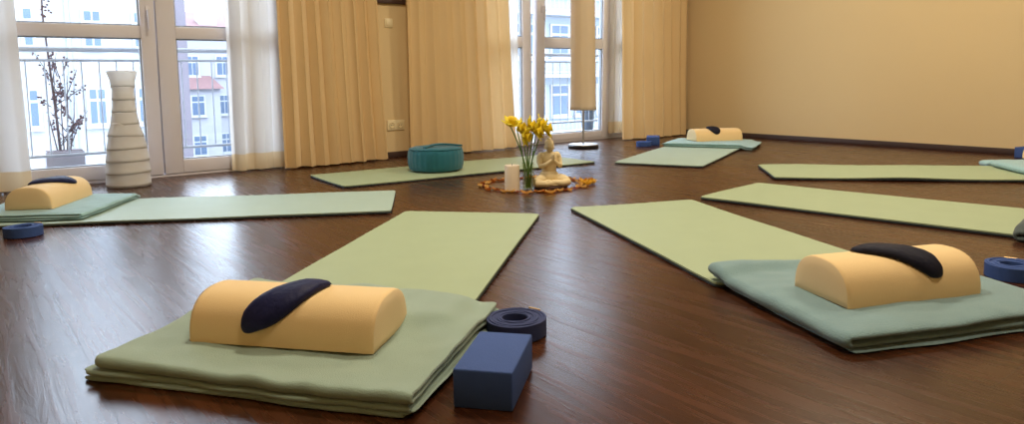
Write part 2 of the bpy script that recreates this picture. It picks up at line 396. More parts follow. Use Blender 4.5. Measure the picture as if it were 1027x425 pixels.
def shrub():
    t = thing('potted_climbing_shrub', 'bare twiggy shrub with purplish leaves in grey box on the left balcony', 'plant', (.545, 5.5, .04))
    obj('planter_box', boxbm(-.11, .11, -.07, .07, 0, .13, bev=.008), M['planter'], t)
    obj('soil', boxbm(-.10, .10, -.06, .06, .11, .134), M['twig'], t)
    R = random.Random(3); bt = bmesh.new(); tips = []
    trunk = [(-.02, 0, .12), (-.03, .01, .4), (-.045, .0, .7), (-.06, .01, 1.0), (-.055, 0, 1.3)]
    tube(bt, trunk, [.009, .008, .007, .006, .004], 7)
    for k in range(26):
        z0 = R.uniform(.14, .62); z1 = z0 + R.uniform(.05, .2); a = R.uniform(0, 2 * pi)
        ln = (R.uniform(.06, .17)) * (1.15 - z0)
        x0 = R.uniform(-.06, .07); p = [(x0, 0, z0), (x0 + ln * .5 * cos(a), .04 * sin(a), (z0 + z1) / 2), (x0 + ln * cos(a), .07 * sin(a), z1)]
        tube(bt, p, [.004, .003, .002], 5); tips.append(p)
    for x0 in (-.07, -.03, .0, .035, .07):
        tube(bt, [(x0 * .5, 0, .12), (x0, .0, .35), (x0 * 1.1 + .01, .01, .62)], [.005, .004, .002], 5)
    obj('twigs', bt, M['twig'], t)
    bl = bmesh.new()
    for p in tips:
        for q in range(9):
            f = R.random(); a, b = Vector(p[1]), Vector(p[2]); c = a.lerp(b, f) + Vector((R.gauss(0, .012), R.gauss(0, .012), R.gauss(0, .015)))
            ellipsoid(bl, c, (.011, .003, .007), Matrix.Rotation(R.uniform(0, 6), 3, 'Y') @ Matrix.Rotation(R.uniform(0, 6), 3, 'Z'), 6, 4)
    for q in range(16):
        ellipsoid(bl, Vector((-.055 + R.gauss(0, .018), .0, R.uniform(.98, 1.12))), (.010, .004, .007), Matrix.Rotation(R.uniform(0, 6), 3, 'Y'), 6, 4)
    l = obj('foliage', bl, M['dry_leaf'], t); l['kind'] = 'stuff'
shrub()
pot = lathe([(.055, 0), (.058, .005), (.075, .2), (.082, .2), (.083, .235), (.074, .235), (.07, .19), (.0005, .19)], 24)
tag(obj('plant_pot', pot, M['pot'], loc=(5.31, 5.52, .04)), 'blue grey plant pot on balcony floor behind the floor lamp', 'pot')

# ---------------------------------------------------------------- curtains
structure(obj('trim_1', tube(bmesh.new(), [(XL + .02, 4.80, 2.66), (XR - .02, 4.74, 2.66)], .014, 10), M['frame']))

def curtain(label, bot, top, folds, amp, material, seed, z0=.012, hem_h=.11, ztop=2.64, lean=0.0):
    """bot / top: plan polylines [(x, y), ...] the cloth follows at the floor and at the rail"""
    R = random.Random(seed)
    def along(pl, u):
        L = [0]
        for a, b in zip(pl[:-1], pl[1:]): L.append(L[-1] + math.dist(a, b))
        d = u * L[-1]
        for i in range(len(pl) - 1):
            if d <= L[i + 1] + 1e-9:
                f = (d - L[i]) / (L[i + 1] - L[i]); a, b = pl[i], pl[i + 1]
                t = Vector((b[0] - a[0], b[1] - a[1], 0)).normalized()
                return Vector((a[0] + (b[0] - a[0]) * f, a[1] + (b[1] - a[1]) * f, 0)), Vector((-t.y, t.x, 0)), t
    nu = folds * 14; ph = [R.uniform(-.35, .35) for _ in range(folds + 2)]; am = [R.uniform(.55, 1.25) for _ in range(folds + 2)]
    def point(u, z):
        f = (z - z0) / (ztop - z0)
        pb, nb, tb = along(bot, u); pt, ntp, tt = along(top, u)
        p = pb.lerp(pt, min(1, f ** .8)); k = u * folds; i = int(k); fr = k - i
        a = am[i] * (1 - fr) + am[i + 1] * fr; sh = ph[i] * (1 - fr) + ph[i + 1] * fr
        w = sin(2 * pi * k + sh * 2.2); w = math.copysign(abs(w) ** .75, w)
        sway = .012 * nz(u * 5 + seed, z * 1.1, seed)
        p = p + nb * (w * amp * a * (1 - .25 * f) + sway) + tb * (.35 * amp * sin(4 * pi * k + sh))
        p.z = z + (.006 * nz(u * 9, seed, 3) if f < .05 else 0)
        return p
    t = thing('curtain', label, 'curtain', (*along(bot, .5)[0][:2], z0))
    off = t.location.copy()
    def sheet(zs, thick, name, m):
        bm = bmesh.new(); g = [[bm.verts.new(point(i / nu, z) - off) for i in range(nu + 1)] for z in zs]
        for r0, r1 in zip(g[:-1], g[1:]):
            for i in range(nu): bm.faces.new((r0[i], r0[i + 1], r1[i + 1], r1[i]))
        bmesh.ops.recalc_face_normals(bm, faces=bm.faces)
        o = obj(name, bm, m, t, angle=180)
        return o
    zs = [z0 + hem_h + (ztop - z0 - hem_h) * (i / 26) ** 1.15 for i in range(27)]
    sheet(zs, .0016, 'cloth', material)
    sheet([z0 + hem_h * i / 4 for i in range(5)], .0024 if material is M['sheer'] else .0016, 'hem', M['hem'] if material is M['sheer'] else M['curtain'])
    return t

curtain('cream curtain at the far left edge beside the paper lamp window', [(-.75, 4.84), (-.2, 4.80), (.315, 4.84)], [(-.75, 4.8), (.28, 4.8)], 5, .024, M['sheer'], 1)
curtain('narrow white sheer curtain at the right side of the left window', [(1.43, 4.88), (1.80, 4.87)], [(1.44, 4.87), (1.80, 4.86)], 3, .022, M['sheer'], 2)
curtain('wide gathered cream curtain between the left window and wall sockets', [(1.745, 4.78), (2.1, 4.76), (2.55, 4.82)], [(1.74, 4.8), (2.44, 4.8)], 8, .024, M['curtain'], 3)
curtain('wide cream curtain behind the teal cushion and yellow flowers', [(2.77, 4.86), (3.3, 4.80), (3.80, 4.82)], [(2.75, 4.8), (3.66, 4.8)], 8, .022, M['curtain'], 4)
curtain('thin white sheer curtain at the left side of the statue window', [(3.72, 4.90), (3.905, 4.90)], [(3.72, 4.90), (3.86, 4.90)], 2, .012, M['sheer'], 7)
curtain('narrow white curtain beside right frame of the statue window', [(5.02, 4.93), (5.22, 4.90)], [(5.00, 4.86), (5.2, 4.85)], 3, .014, M['sheer'], 5, z0=.055)
curtain('cream curtain in the corner by the plain yellow wall', [(4.94, 4.66), (5.3, 4.62), (5.80, 4.63), (5.95, 4.76)], [(4.93, 4.66), (5.80, 4.64), (5.95, 4.76)], 8, .026, M['curtain'], 6)

# ---------------------------------------------------------------- wall fittings
t = thing('wall_socket', 'cream double wall socket low on wall between the curtains', 'socket', (2.70, YW, .252))
obj('cover_plate', boxbm(-.075, .075, -.010, 0, -.04, .04, bev=.004), M['plastic'], t)
for sx in (-.036, .036):
    bm = lathe([(.024, 0), (.022, .006), (.019, .006), (.018, .001), (.0005, .001)], 20)
    bmesh.ops.rotate(bm, verts=bm.verts, matrix=Matrix.Rotation(radians(90), 3, 'X')); bmesh.ops.translate(bm, verts=bm.verts, vec=(sx, -.0101, 0))
    so = obj('outlet', bm, M['plastic'], t)
    bm = bmesh.new()
    for q in (-.007, .007): tube(bm, [(sx + q, -.0135, 0), (sx + q, -.0108, 0)], .0028, 8)
    obj('contact_hole', bm, M['black'], so)
t = thing('light_switch', 'small cream switch on wall below the dark picture', 'switch', (2.665, YW, 1.035))
obj('cover_plate', boxbm(-.034, .034, -.009, 0, -.034, .034, bev=.004), M['plastic'], t)
obj('rocker', boxbm(-.022, .022, -.015, -.0091, -.022, .022, bev=.003), M['plastic'], t)
t = thing('picture', 'dark framed picture hanging between the curtains at the top edge', 'picture', (2.68, YW, 1.36))
bm = bmesh.new()
for a in ((-.13, .13, -.025, 0, -.18, -.15), (-.13, .13, -.025, 0, .15, .18), (-.13, -.10, -.025, 0, -.15, .15), (.10, .13, -.025, 0, -.15, .15)): box(bm, *a, bev=.003)
obj('frame', bm, M['dark_wood'], t)
obj('print', boxbm(-.10, .10, -.012, -.004, -.15, .15), M['picture'], t)

# ---------------------------------------------------------------- lamps
def paper_lamp():
    t = thing('paper_floor_lamp', 'white tiered paper floor lamp standing before the left window', 'lamp', (.780, 4.70, 0))
    key = [(.01, .117), (.093, .117), (.187, .111), (.30, .094), (.374, .074), (.467, .061), (.56, .056), (.617, .063), (.672, .081)]
    def rad(z):
        for (a, ra), (b, rb) in zip(key[:-1], key[1:]):
            if z <= b: return ra + (rb - ra) * (z - a) / (b - a)
        return key[-1][1]
    edges = [.012, .085, .155, .228, .30, .372, .442, .512, .585, .672]
    R = random.Random(5)
    for i, (a, b) in enumerate(zip(edges[:-1], edges[1:])):
        tl = R.uniform(-.005, .005); ax = R.uniform(0, 6); prof = []
        for k in range(9):
            f = k / 8; z = a + (b - a) * f
            prof.append((rad(z) * (1 + .035 * (1 - f) ** 2 - .03 * f * (1 - f)), z - (.006 if k == 0 else 0)))
        bm = lathe(prof, 40, wob=lambda an, z, k: .012 * sin(an * 3 + i), closed_ends=False)
        for v in bm.verts: v.co.z += tl * cos(atan2(v.co.y, v.co.x) - ax) * min(1, (v.co.z) / .1) * (0 if i in (0,) else 1)
        o = obj('paper_tier', bm, M['paper'], t, angle=60)
        md = o.modifiers.new('thickness', 'SOLIDIFY'); md.thickness = .0015
    obj('base', lathe([(.112, 0), (.115, .003), (.115, .012), (.10, .014), (.0005, .014)], 32), M['frame'], t)
    obj('stem', lathe([(.012, .012), (.012, .35), (.02, .36), (.02, .4), (.0005, .4)], 12), M['metal'], t)
paper_lamp()

def tall_lamp():
    t = thing('floor_lamp', 'floor lamp with tall cream cloth shade before the second window', 'lamp', (4.222, 4.443, 0))
    obj('base', lathe([(.128, 0), (.130, .004), (.130, .022), (.124, .027)], 48), M['black'], t)
    obj('base_plate', lathe([(.124, .0271), (.122, .034), (.06, .040), (.013, .042), (.0005, .042)], 48), M['metal'], t)
    obj('stem', lathe([(.0085, .04), (.0085, 1.5), (.0005, 1.5)], 14), M['metal'], t)
    prof = [(.115, .325), (.109, .36), (.106, .45), (.104, 1.0), (.102, 1.45), (.100, 1.46)]
    sh = obj('lamp_shade', lathe(prof, 48, wob=lambda a, z, k: .012 * sin(a * 12), closed_ends=False), M['shade'], t, angle=60)
    md = sh.modifiers.new('thickness', 'SOLIDIFY'); md.thickness = .002
    bm = bmesh.new()
    for k in range(3):
        a = 2 * pi * k / 3; tube(bm, [(.006 * cos(a), .006 * sin(a), 1.45), (.098 * cos(a), .098 * sin(a), 1.45)], .003, 6)
    obj('shade_ring', bm, M['metal'], t)
tall_lamp()

# ---------------------------------------------------------------- yoga mats
MATW = .61
MATS = []
def yoga_mat(corner, deg, side, label, seed, length=1.83, wav=.0015, top='mat_top'):
    t = thing('yoga_mat', label, 'yoga mat', (*corner, 0), radians(deg), 'yoga mats laid out in a circle')
    y0, y1 = (0, MATW) if side > 0 else (-MATW, 0)
    MATS.append((corner, radians(deg), y0, y1, length))
    def slab(z0, z1, inset, r):
        nx, ny = 64, 22; bm = bmesh.new(); top = []; bot = []
        for i in range(nx + 1):
            ra, rb = [], []
            for j in range(ny + 1):
                x = inset + (length - 2 * inset) * i / nx; y = y0 + inset + (MATW - 2 * inset) * j / ny
                # rounded corners: pull boundary points onto a corner arc
                for cx_, sx in ((inset + r, -1), (length - inset - r, 1)):
                    for cy_, sy in ((y0 + inset + r, -1), (y1 - inset - r, 1)):
                        dx, dy = (x - cx_) * sx, (y - cy_) * sy
                        if dx > 0 and dy > 0:
                            m_ = max(dx, dy); l_ = sqrt(dx * dx + dy * dy)
                            x, y = cx_ + sx * dx * m_ / l_, cy_ + sy * dy * m_ / l_
                e = min(abs(y - y0), abs(y - y1), x) / .06
                lift = wav * (1 + nz(x * 2.2, y * 2.2, seed)) * (1 + 1.6 * max(0, 1 - e))
                ra.append(bm.verts.new((x, y, z1 + lift))); rb.append(bm.verts.new((x, y, z0 + lift * (1 if z0 > .001 else .6))))
            top.append(ra); bot.append(rb)
        for i in range(nx):
            for j in range(ny):
                bm.faces.new((top[i][j], top[i + 1][j], top[i + 1][j + 1], top[i][j + 1]))
                bm.faces.new((bot[i][j], bot[i][j + 1], bot[i + 1][j + 1], bot[i + 1][j]))
        for i in range(nx):
            bm.faces.new((top[i][0], bot[i][0], bot[i + 1][0], top[i + 1][0])); bm.faces.new((top[i][ny], top[i + 1][ny], bot[i + 1][ny], bot[i][ny]))
        for j in range(ny):
            bm.faces.new((top[0][j], top[0][j + 1], bot[0][j + 1], bot[0][j])); bm.faces.new((top[nx][j], bot[nx][j], bot[nx][j + 1], top[nx][j + 1]))
        return bm
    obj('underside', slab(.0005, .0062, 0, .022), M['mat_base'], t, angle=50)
    obj('top_layer', slab(.0063, .0115, .0015, .022), M[top], t, angle=50)
    return t
yoga_mat((1.562, 2.800), -138.1, 1, 'pale green yoga mat under the sage blanket nearest the blue block', 1, length=1.52)
yoga_mat((2.166, 2.372), -113.4, 1, 'pale green yoga mat under the big grey blue folded blanket', 2, length=1.27)
yoga_mat((2.822, 2.160), -83.0, 1, 'green yoga mat whose near end carries the dark grey blanket at right edge', 3)
yoga_mat((3.659, 2.278), -48.2, 1, 'long green yoga mat parallel to the plain yellow wall', 4, wav=.003)
yoga_mat((3.564, 3.447), 23.8, -1, 'short looking aqua green yoga mat pointing to the curtained corner', 5, top='mat_aqua')
yoga_mat((1.826, 3.369), 149.4, 1, 'pale yoga mat running from left blanket towards the statue ring', 6, top='mat_aqua')
yoga_mat((1.727, 4.310), -4.5, -1, 'pale green yoga mat with the teal cushion on it', 7)

# ---------------------------------------------------------------- folded blankets
def mat_lift(x, y):
    """height of the mat surface under a floor point, easing down over the mat's edge"""
    best = 0
    for (cx_, cy_), an, y0, y1, ln in MATS:
        u = (x - cx_) * cos(an) + (y - cy_) * sin(an); v = -(x - cx_) * sin(an) + (y - cy_) * cos(an)
        f = min(u, ln - u, v - y0, y1 - v)
        k = max(0, min(1, (f + .045) / .045)); best = max(best, k * k * (3 - 2 * k))
    return best * .0165

def folded_blanket(label, center, deg, W, Ls, layers, material, seed, group='folded blankets at the mat ends', first_side=1, ragged=.02, rug=.004, base=.0125, skew=0.0, wrinkle=.09, soft_ends=.55, sag=.10):
    """W runs along local x (the fold axis), Ls along local y; layers = thickness of each fold, bottom first"""
    R = random.Random(seed); H = sum(layers)
    t = thing('folded_blanket', label, 'blanket', (*center, base), radians(deg), group)
    # centre line of the zig-zag section in (s, z)
    cl = []; z = 0; side = first_side; n = len(layers); ends = []
    for i, th in enumerate(layers):
        ends.append((-Ls / 2 + R.uniform(0, ragged), Ls / 2 - R.uniform(0, ragged)))
    zc = []
    for th in layers: zc.append(z + th / 2); z += th
    for i in range(n):
        a, b = ends[i]; s0, s1 = (a, b) if side > 0 else (b, a)
        if i == 0: start = s0
        else: start = cl[-1][0]
        r_next = (layers[i] + layers[i + 1]) / 4 if i < n - 1 else 0
        stop = s1 - side * r_next
        m_ = 22
        for k in range(m_ + 1):
            f = k / m_; cl.append((start + (stop - start) * f, zc[i], layers[i] * .5, i))
        if i < n - 1:
            zm = (zc[i] + zc[i + 1]) / 2; rad = (zc[i + 1] - zc[i]) / 2
            for k in range(1, 9):
                an = -pi / 2 + pi * k / 9
                cl.append((stop + side * rad * 1.15 * cos(an), zm + rad * sin(an), (layers[i] + (layers[i + 1] - layers[i]) * k / 9) * .5, i + .5))
        side = -side
    NU = 40; bm = bmesh.new(); rows = []
    jit = [R.uniform(0, ragged) for _ in range(n + 1)]; jit2 = [R.uniform(0, ragged) for _ in range(n + 1)]
    for iu in range(NU + 1):
        q = iu / NU; q = .5 - .5 * cos(pi * q) if False else q
        L_, Rr = [], []
        for k, (s, zz, hw, li) in enumerate(cl):
            p0 = cl[max(0, k - 1)]; p1 = cl[min(len(cl) - 1, k + 1)]
            dx, dz = p1[0] - p0[0], p1[1] - p0[1]; l = sqrt(dx * dx + dz * dz) or 1
            nx_, nz_ = -dz / l, dx / l
            i0 = int(li); w0 = jit[i0] if li == i0 else (jit[i0] + jit[i0 + 1]) / 2; w1 = jit2[i0] if li == i0 else (jit2[i0] + jit2[i0 + 1]) / 2
            u = -W / 2 + w0 + (W - w0 - w1) * q
            endf = min(q, 1 - q) * W            # distance to the cut ends
            taper = 1 - soft_ends * max(0, 1 - endf / (hw * 1.6)) ** 2
            h = hw * .90 * taper
            for sgn, store in ((1, L_), (-1, Rr)):
                ss, z2 = s + nx_ * h * sgn, zz + nz_ * h * sgn
                rel = z2 / H
                drift = .010 * nz(u * 4, li * .8, seed) + .006 * nz(u * 11, li * 2, seed + 9)
                ss2 = ss + drift; u2 = u + .012 * nz(ss * 5, li * .9, seed + 4)
                if u2 > 0: u2 *= 1 - skew * (.5 - ss / Ls)
                # softly rounded corners in plan
                cs = max(0, abs(ss) - (Ls / 2 - .05)) / .05; u2 *= 1 - .018 * cs * cs
                z3 = z2 * (1 + .12 * nz(u * 3.2, ss * 3.2, seed) + wrinkle * nz(u * 7 + ss * 5, ss * 3, seed) + wrinkle * .7 * max(0, nz(u * 5 - ss * 12, ss * 2.5, seed + 6))) + rel * rug * nz(u * 16, ss * 16, seed + 2)
                # edges sag, the middle is fuller
                ed = min(endf, Ls / 2 - abs(ss)) / .05; z3 *= 1 - sag * max(0, 1 - ed) * rel
                wx = center[0] + u2 * cos(radians(deg)) - ss2 * sin(radians(deg)); wy = center[1] + u2 * sin(radians(deg)) + ss2 * cos(radians(deg))
                store.append(bm.verts.new((u2, ss2, max(.0008, z3) + mat_lift(wx, wy))))
        rows.append((L_, Rr))
    K = len(cl)
    for (a, b), (c, d) in zip(rows[:-1], rows[1:]):
        for k in range(K - 1):
            bm.faces.new((a[k], a[k + 1], c[k + 1], c[k])); bm.faces.new((b[k], d[k], d[k + 1], b[k + 1]))
        bm.faces.new((a[0], c[0], d[0], b[0])); bm.faces.new((a[-1], b[-1], d[-1], c[-1]))
    for a, b in (rows[0], rows[-1]):
        for k in range(K - 1): bm.faces.new((a[k], b[k], b[k + 1], a[k + 1]))
    o = obj('folded_cloth', bm, material, t, angle=70)
    sd = o.modifiers.new('soft', 'SUBSURF'); sd.levels = 1; sd.render_levels = 1
    return t

def seat(center, deg, length=.4, a=.09):
    """height at which a bolster rests on the blanket below it"""
    from mathutils.bvhtree import BVHTree
    bpy.context.view_layer.update()
    zs = []
    for o in COL.objects:
        if o.name.split('.')[0] == 'folded_cloth':
            mw = o.matrix_world; vs = [mw @ v.co for v in o.data.vertices]
            tr = BVHTree.FromPolygons(vs, [tuple(p.vertices) for p in o.data.polygons])
            for i in range(13):
                for j in range(7):
                    lx, ly = (i / 12 - .5) * length, (j / 6 - .5) * 2 * a; r = radians(deg)
                    h = tr.ray_cast(Vector((center[0] + lx * cos(r) - ly * sin(r), center[1] + lx * sin(r) + ly * cos(r), 1)), Vector((0, 0, -1)))
                    if h[0]: zs.append(h[0].z)
    zs.sort()
    return zs[int(len(zs) * .5)] - .0005

# ---------------------------------------------------------------- bolsters and the pillows on them
def prof_point(th, a=.1, h=.10):
    """half-round section, th from 0 (right foot) to pi (left foot)"""
    c, s = cos(th), sin(th); e = .78
    return Vector((0, a * math.copysign(abs(c) ** e, c), h * abs(s) ** e))
def prof_table(a, h):
    ths = [pi * i / 200 for i in range(201)]; P = [prof_point(t_, a, h) for t_ in ths]; L = [0]
    for p, q in zip(P[:-1], P[1:]): L.append(L[-1] + (q - p).length)
    return ths, P, L
def bolster(label, center, deg, z, length=.42, a=.1, h=.10):
    t = thing('half_round_bolster', label, 'bolster', (*center, z), radians(deg), 'cream half round bolsters on the blankets')
    n = 40; r = .010
    sec = [prof_point(pi * i / n, a, h) for i in range(n + 1)]
    bm = bmesh.new(); stations = [(-length / 2, .965), (-length / 2 + .003, .99), (-length / 2 + r, 1.0)] + [(-length / 2 + r + (length - 2 * r) * k / 20, 1 + .006 * nz(k * .6, deg, 1)) for k in range(1, 20)] + [(length / 2 - r, 1.0), (length / 2 - .003, .99), (length / 2, .965)]
    rows = [[bm.verts.new((x, p.y * s_, max(0, p.z * s_) )) for p in sec] for x, s_ in stations]
    for A, B in zip(rows[:-1], rows[1:]):
        for k in range(n): bm.faces.new((A[k], A[k + 1], B[k + 1], B[k]))
        bm.faces.new((A[n], A[0], B[0], B[n]))
    obj('cover', bm, M['bolster'], t, angle=60)
    for sx in (-1, 1):
        bm = bmesh.new(); rings = []
        for f, out in ((.965, 0), (.9, .0025), (.6, .005), (.25, .006)):
            rings.append([bm.verts.new((sx * (length / 2 + out), p.y * f, h * .42 * (1 - f) + p.z * f)) for p in sec])
        for A, B in zip(rings[:-1], rings[1:]):
            for k in range(n): bm.faces.new((A[k], A[k + 1], B[k + 1], B[k]))
            bm.faces.new((A[n], A[0], B[0], B[n]))
        bm.faces.new(rings[-1])
        obj('end_panel', bm, M['bolster_end'], t, angle=50)
    return t
def eye_pillow(label, center, deg, z, along, arc, turn, material, length=.21, width=.085, thick=.017, a=.1, h=.10, point=.42, taper=.0, bend=0.0):
    """a bean-filled pillow draped over a bolster: along = offset on the bolster axis, arc = offset from its crest, turn = angle to the axis"""
    ths, P, L = prof_table(a, h); mid = L[100]
    def surf(x, s):
        s = max(0.004, min(L[-1] - .004, mid + s))
        for i in range(200):
            if s <= L[i + 1]: break
        f = (s - L[i]) / (L[i + 1] - L[i]); p = P[i].lerp(P[i + 1], f); tg = (P[i + 1] - P[i]).normalized()
        nrm = Vector((0, tg.z, -tg.y)); nrm = nrm if nrm.dot(Vector((0, p.y, p.z))) > 0 else -nrm
        return Vector((x, p.y, p.z)), nrm
    t = thing('eye_pillow', label, 'eye pillow', (*center, z), radians(deg), 'dark eye pillows draped over the bolsters')
    nu, nv = 36, 16; bm = bmesh.new(); T, B = [], []; c, s_ = cos(turn), sin(turn)
    for i in range(nu + 1):
        rt, rb = [], []
        for j in range(nv + 1):
            u = -1 + 2 * i / nu; v = -1 + 2 * j / nv
            # square to rounded shape
            uu = u * sqrt(max(0, 1 - .42 * v * v)); vv = v * sqrt(max(0, 1 - point * u * u))
            d = max(0, 1 - max(abs(u), abs(v)) ** 3.2)
            th = thick * (d ** .55) * (1 + .10 * nz(u * 3, v * 2, deg))
            lx = uu * length / 2; ly = vv * width / 2 * (1 + taper * u) + bend * (1 - u * u)
            x = along + lx * c - ly * s_; s = arc + lx * s_ + ly * c
            p, n = surf(x, s)
            rt.append(bm.verts.new(p + n * (.0035 + th + .0012 * nz(u * 9, v * 9, deg))))
            rb.append(rt[-1] if i in (0, nu) or j in (0, nv) else bm.verts.new(p + n * .0022))
        T.append(rt); B.append(rb)
    for i in range(nu):
        for j in range(nv):
            bm.faces.new((T[i][j], T[i + 1][j], T[i + 1][j + 1], T[i][j + 1]))
            q = (B[i][j], B[i][j + 1], B[i + 1][j + 1], B[i + 1][j])
            try: bm.faces.new(q)
            except ValueError: pass
    obj('pouch', bm, material, t, angle=180)
    return t

# A: sage blanket in the foreground
folded_blanket('sage green folded blanket beside the blue block in front', (.594, 1.516), -53.7, .735, .56, [.005, .006, .006, .007, .012, .016], M['blanket_green'], 11, first_side=-1, ragged=.03, rug=.005, base=.0008, wrinkle=.20, soft_ends=.25, sag=.0)
bolster('cream bolster on the sage green blanket beside the blue block', (.57, 1.502), -49.9, seat((.57, 1.502), -49.9))
eye_pillow('navy eye pillow lying slantwise on the bolster of sage blanket', (.57, 1.502), -49.9, seat((.57, 1.502), -49.9), -.010, .052, radians(-50), M['navy'], length=.215, width=.085, point=.68, bend=.008)
# B: grey blue blanket at the right
folded_blanket('thick grey blue folded blanket lying at lower right', (1.888, .866), 67.0, .60, .66, [.007, .020, .024], M['blanket_blue'], 12, first_side=-1, ragged=.012, base=.0008, skew=.5)
bolster('cream bolster on the thick grey blue blanket at lower right', (1.83, .82), -23.0, seat((1.83, .82), -23.0), length=.39)
eye_pillow('near black eye pillow draped over the bolster at lower right', (1.83, .82), -23.0, seat((1.83, .82), -23.0), .0, .035, radians(42), M['black_cloth'], length=.215, width=.085, point=.6, bend=-.012)
# G: aqua blanket at the left
folded_blanket('pale aqua folded blanket at the left edge below paper lamp', (.335, 3.975), 57.5, .63, .56, [.008, .011, .013], M['blanket_aqua'], 13, first_side=1, ragged=.012, base=.0008)
bolster('cream bolster on the left aqua blanket near the paper lamp', (.327, 3.982), 59.4, seat((.327, 3.982), 59.4), length=.40)
eye_pillow('navy eye pillow draped along the bolster near the paper lamp', (.327, 3.982), 59.4, seat((.327, 3.982), 59.4), .0, .015, radians(33), M['navy'], length=.23, width=.075, point=.62)
# E: aqua blanket in the far corner
folded_blanket('aqua folded blanket in the far corner under the small looking bolster', (5.055, 3.735), 116, .76, .56, [.008, .011, .013], M['blanket_aqua'], 14, first_side=1, ragged=.03, base=.0008)
bolster('cream bolster on the aqua blanket in the far corner', (5.135, 3.775), -27.0, seat((5.135, 3.775), -27.0), length=.42)
eye_pillow('small dark eye pillow on the far corner bolster', (5.135, 3.775), -27.0, seat((5.135, 3.775), -27.0), -.03, .035, radians(80), M['black_cloth'], length=.15, width=.10, point=.6)
# D: aqua blanket by the yellow wall
folded_blanket('aqua folded blanket at the right edge near the yellow wall', (5.10, 1.34), 42, .64, .56, [.020, .026], M['blanket_aqua'], 15, first_side=1, ragged=.015, base=.0008)
bolster('cream bolster peeking in at right edge near the yellow wall', (5.163, 1.348), 42, seat((5.163, 1.348), 42), length=.40)
# C: dark grey blanket at the right edge
folded_blanket('dark grey folded blanket at the right edge in front of green mats', (3.29, .65), 7.0, .70, .54, [.020, .026], M['blanket_grey'], 16, first_side=1, ragged=.012, base=.0008)

# ---------------------------------------------------------------- blocks and straps
def block(label, center, deg, m):
    t = thing('yoga_block', label, 'yoga block', (*center, 0), radians(deg), 'blue foam yoga blocks')
    bm = boxbm(-.1, .1, -.056, .056, 0, .074, bev=.004, seg=3)
    obj('foam_body', bm, m, t)
    return t
block('blue foam yoga block standing alone in front beside sage blanket', (.794, 1.087), 40.2, M['foam'])
block('blue foam block at the right edge behind the grey blue blanket', (2.55, .62), 40, M['foam'])
block('blue foam block by the corner curtain and far bolster', (4.86, 4.22), 40, M['foam'])
block('blue foam block against the yellow wall at right edge', (5.84, 1.66), 80, M['foam'])

def coil_strap(label, center, deg, m, R0=.030, turns=6.5, pitch=.0062, w=.040):
    t = thing('yoga_strap', label, 'strap', (*center, 0), radians(deg), 'coiled yoga straps')
    bm = bmesh.new(); n = int(turns * 40); rings = []; th = pitch * .46
    for i in range(n + 1):
        a = 2 * pi * turns * i / n; r = R0 + pitch * turns * i / n
        lift = .0012 * sin(a * 1.3) + .001 * nz(i * .2, 1, deg) + .0015
        e = Vector((cos(a), sin(a), 0))
        rings.append([bm.verts.new(e * (r + dx) + Vector((0, 0, z))) for dx, z in ((-th, lift + .001), (-th, w + lift - .001), (0, w + lift), (th, w + lift - .001), (th, lift + .001), (0, lift))])
    for A, B in zip(rings[:-1], rings[1:]):
        for k in range(6): bm.faces.new((A[k], A[(k + 1) % 6], B[(k + 1) % 6], B[k]))
    bm.faces.new(rings[0][::-1]); bm.faces.new(rings[-1])
    obj('webbing', bm, m, t, angle=50)
    a = 2 * pi * turns; r = R0 + pitch * turns + .006
    bm = bmesh.new(); e = Vector((cos(a), sin(a), 0)); f = Vector((-sin(a), cos(a), 0))
    ring = [e * r + f * (.015 * cx_) + Vector((0, 0, .023 + .018 * cz)) for cx_, cz in ((-1, -1), (-1, 1), (1, 1), (1, -1), (-1, -1))]
    tube(bm, ring, .0026, 8); obj('buckle', bm, M['brass'], t)
    return t
coil_strap('navy coiled yoga strap directly behind the front blue block', (1.005, 1.29), 195, M['strap'])
coil_strap('navy coiled strap with brass buckle behind the right grey blue blanket', (2.405, .722), 200, M['strap_blue'])
coil_strap('navy coiled strap on floor at the left edge before aqua blanket', (.178, 3.43), 40, M['strap_blue'], turns=6)
coil_strap('blue coiled strap near the corner curtain beside the far blanket', (4.68, 4.17), 100, M['strap_blue'], turns=6)

# ---------------------------------------------------------------- round teal cushion
def zafu():
    t = thing('meditation_cushion', 'round teal meditation cushion on the pale green mat', 'cushion', (2.436, 3.945, .0145), 0)
    R0, H = .178, .165
    def pleat(a, z, k): return .010 * sin(a * 36) * (1 if k > 2 else .4) + .006 * sin(a * 3 + 1)
    prof = [(.05, .0), (.145, .002), (.168, .012), (.176, .03), (.179, .06), (.180, .085), (.179, .108), (.175, .13), (.163, .146), (.14, .153), (.10, .156), (.05, .156), (.001, .155)]
    bm = lathe(prof, 144, wob=lambda a, z, k: .008 * sin(a * 30) * (1 if 3 <= k <= 8 else .3) + .008 * sin(a * 3 + 1))
    for v in bm.verts: v.co.z += .004 * nz(v.co.x * 14, v.co.y * 14, 2) * (v.co.z > .1)
    obj('cover', bm, M['teal'], t, angle=180)
    for z in (.017, .143):
        ring = [((.168 + .0015) * cos(2 * pi * k / 48), (.168 + .0015) * sin(2 * pi * k / 48), z) for k in range(49)]
        obj('piping', tube(bmesh.new(), ring, .0035, 6), M['teal'], t)
    bm = bmesh.new(); pts = []; r_z = .158
    for k in range(21):
        f = k / 20; pts.append((-.12 + .26 * f, -.06 + .05 * sin(pi * f) - .03 * f, r_z + .012 * sin(pi * f)))
    for dy in (-.011, 0, .011): tube(bm, [(x, y + dy, z) for x, y, z in pts], .006, 6)
    obj('carry_strap', bm, M['teal'], t, angle=180)
zafu()

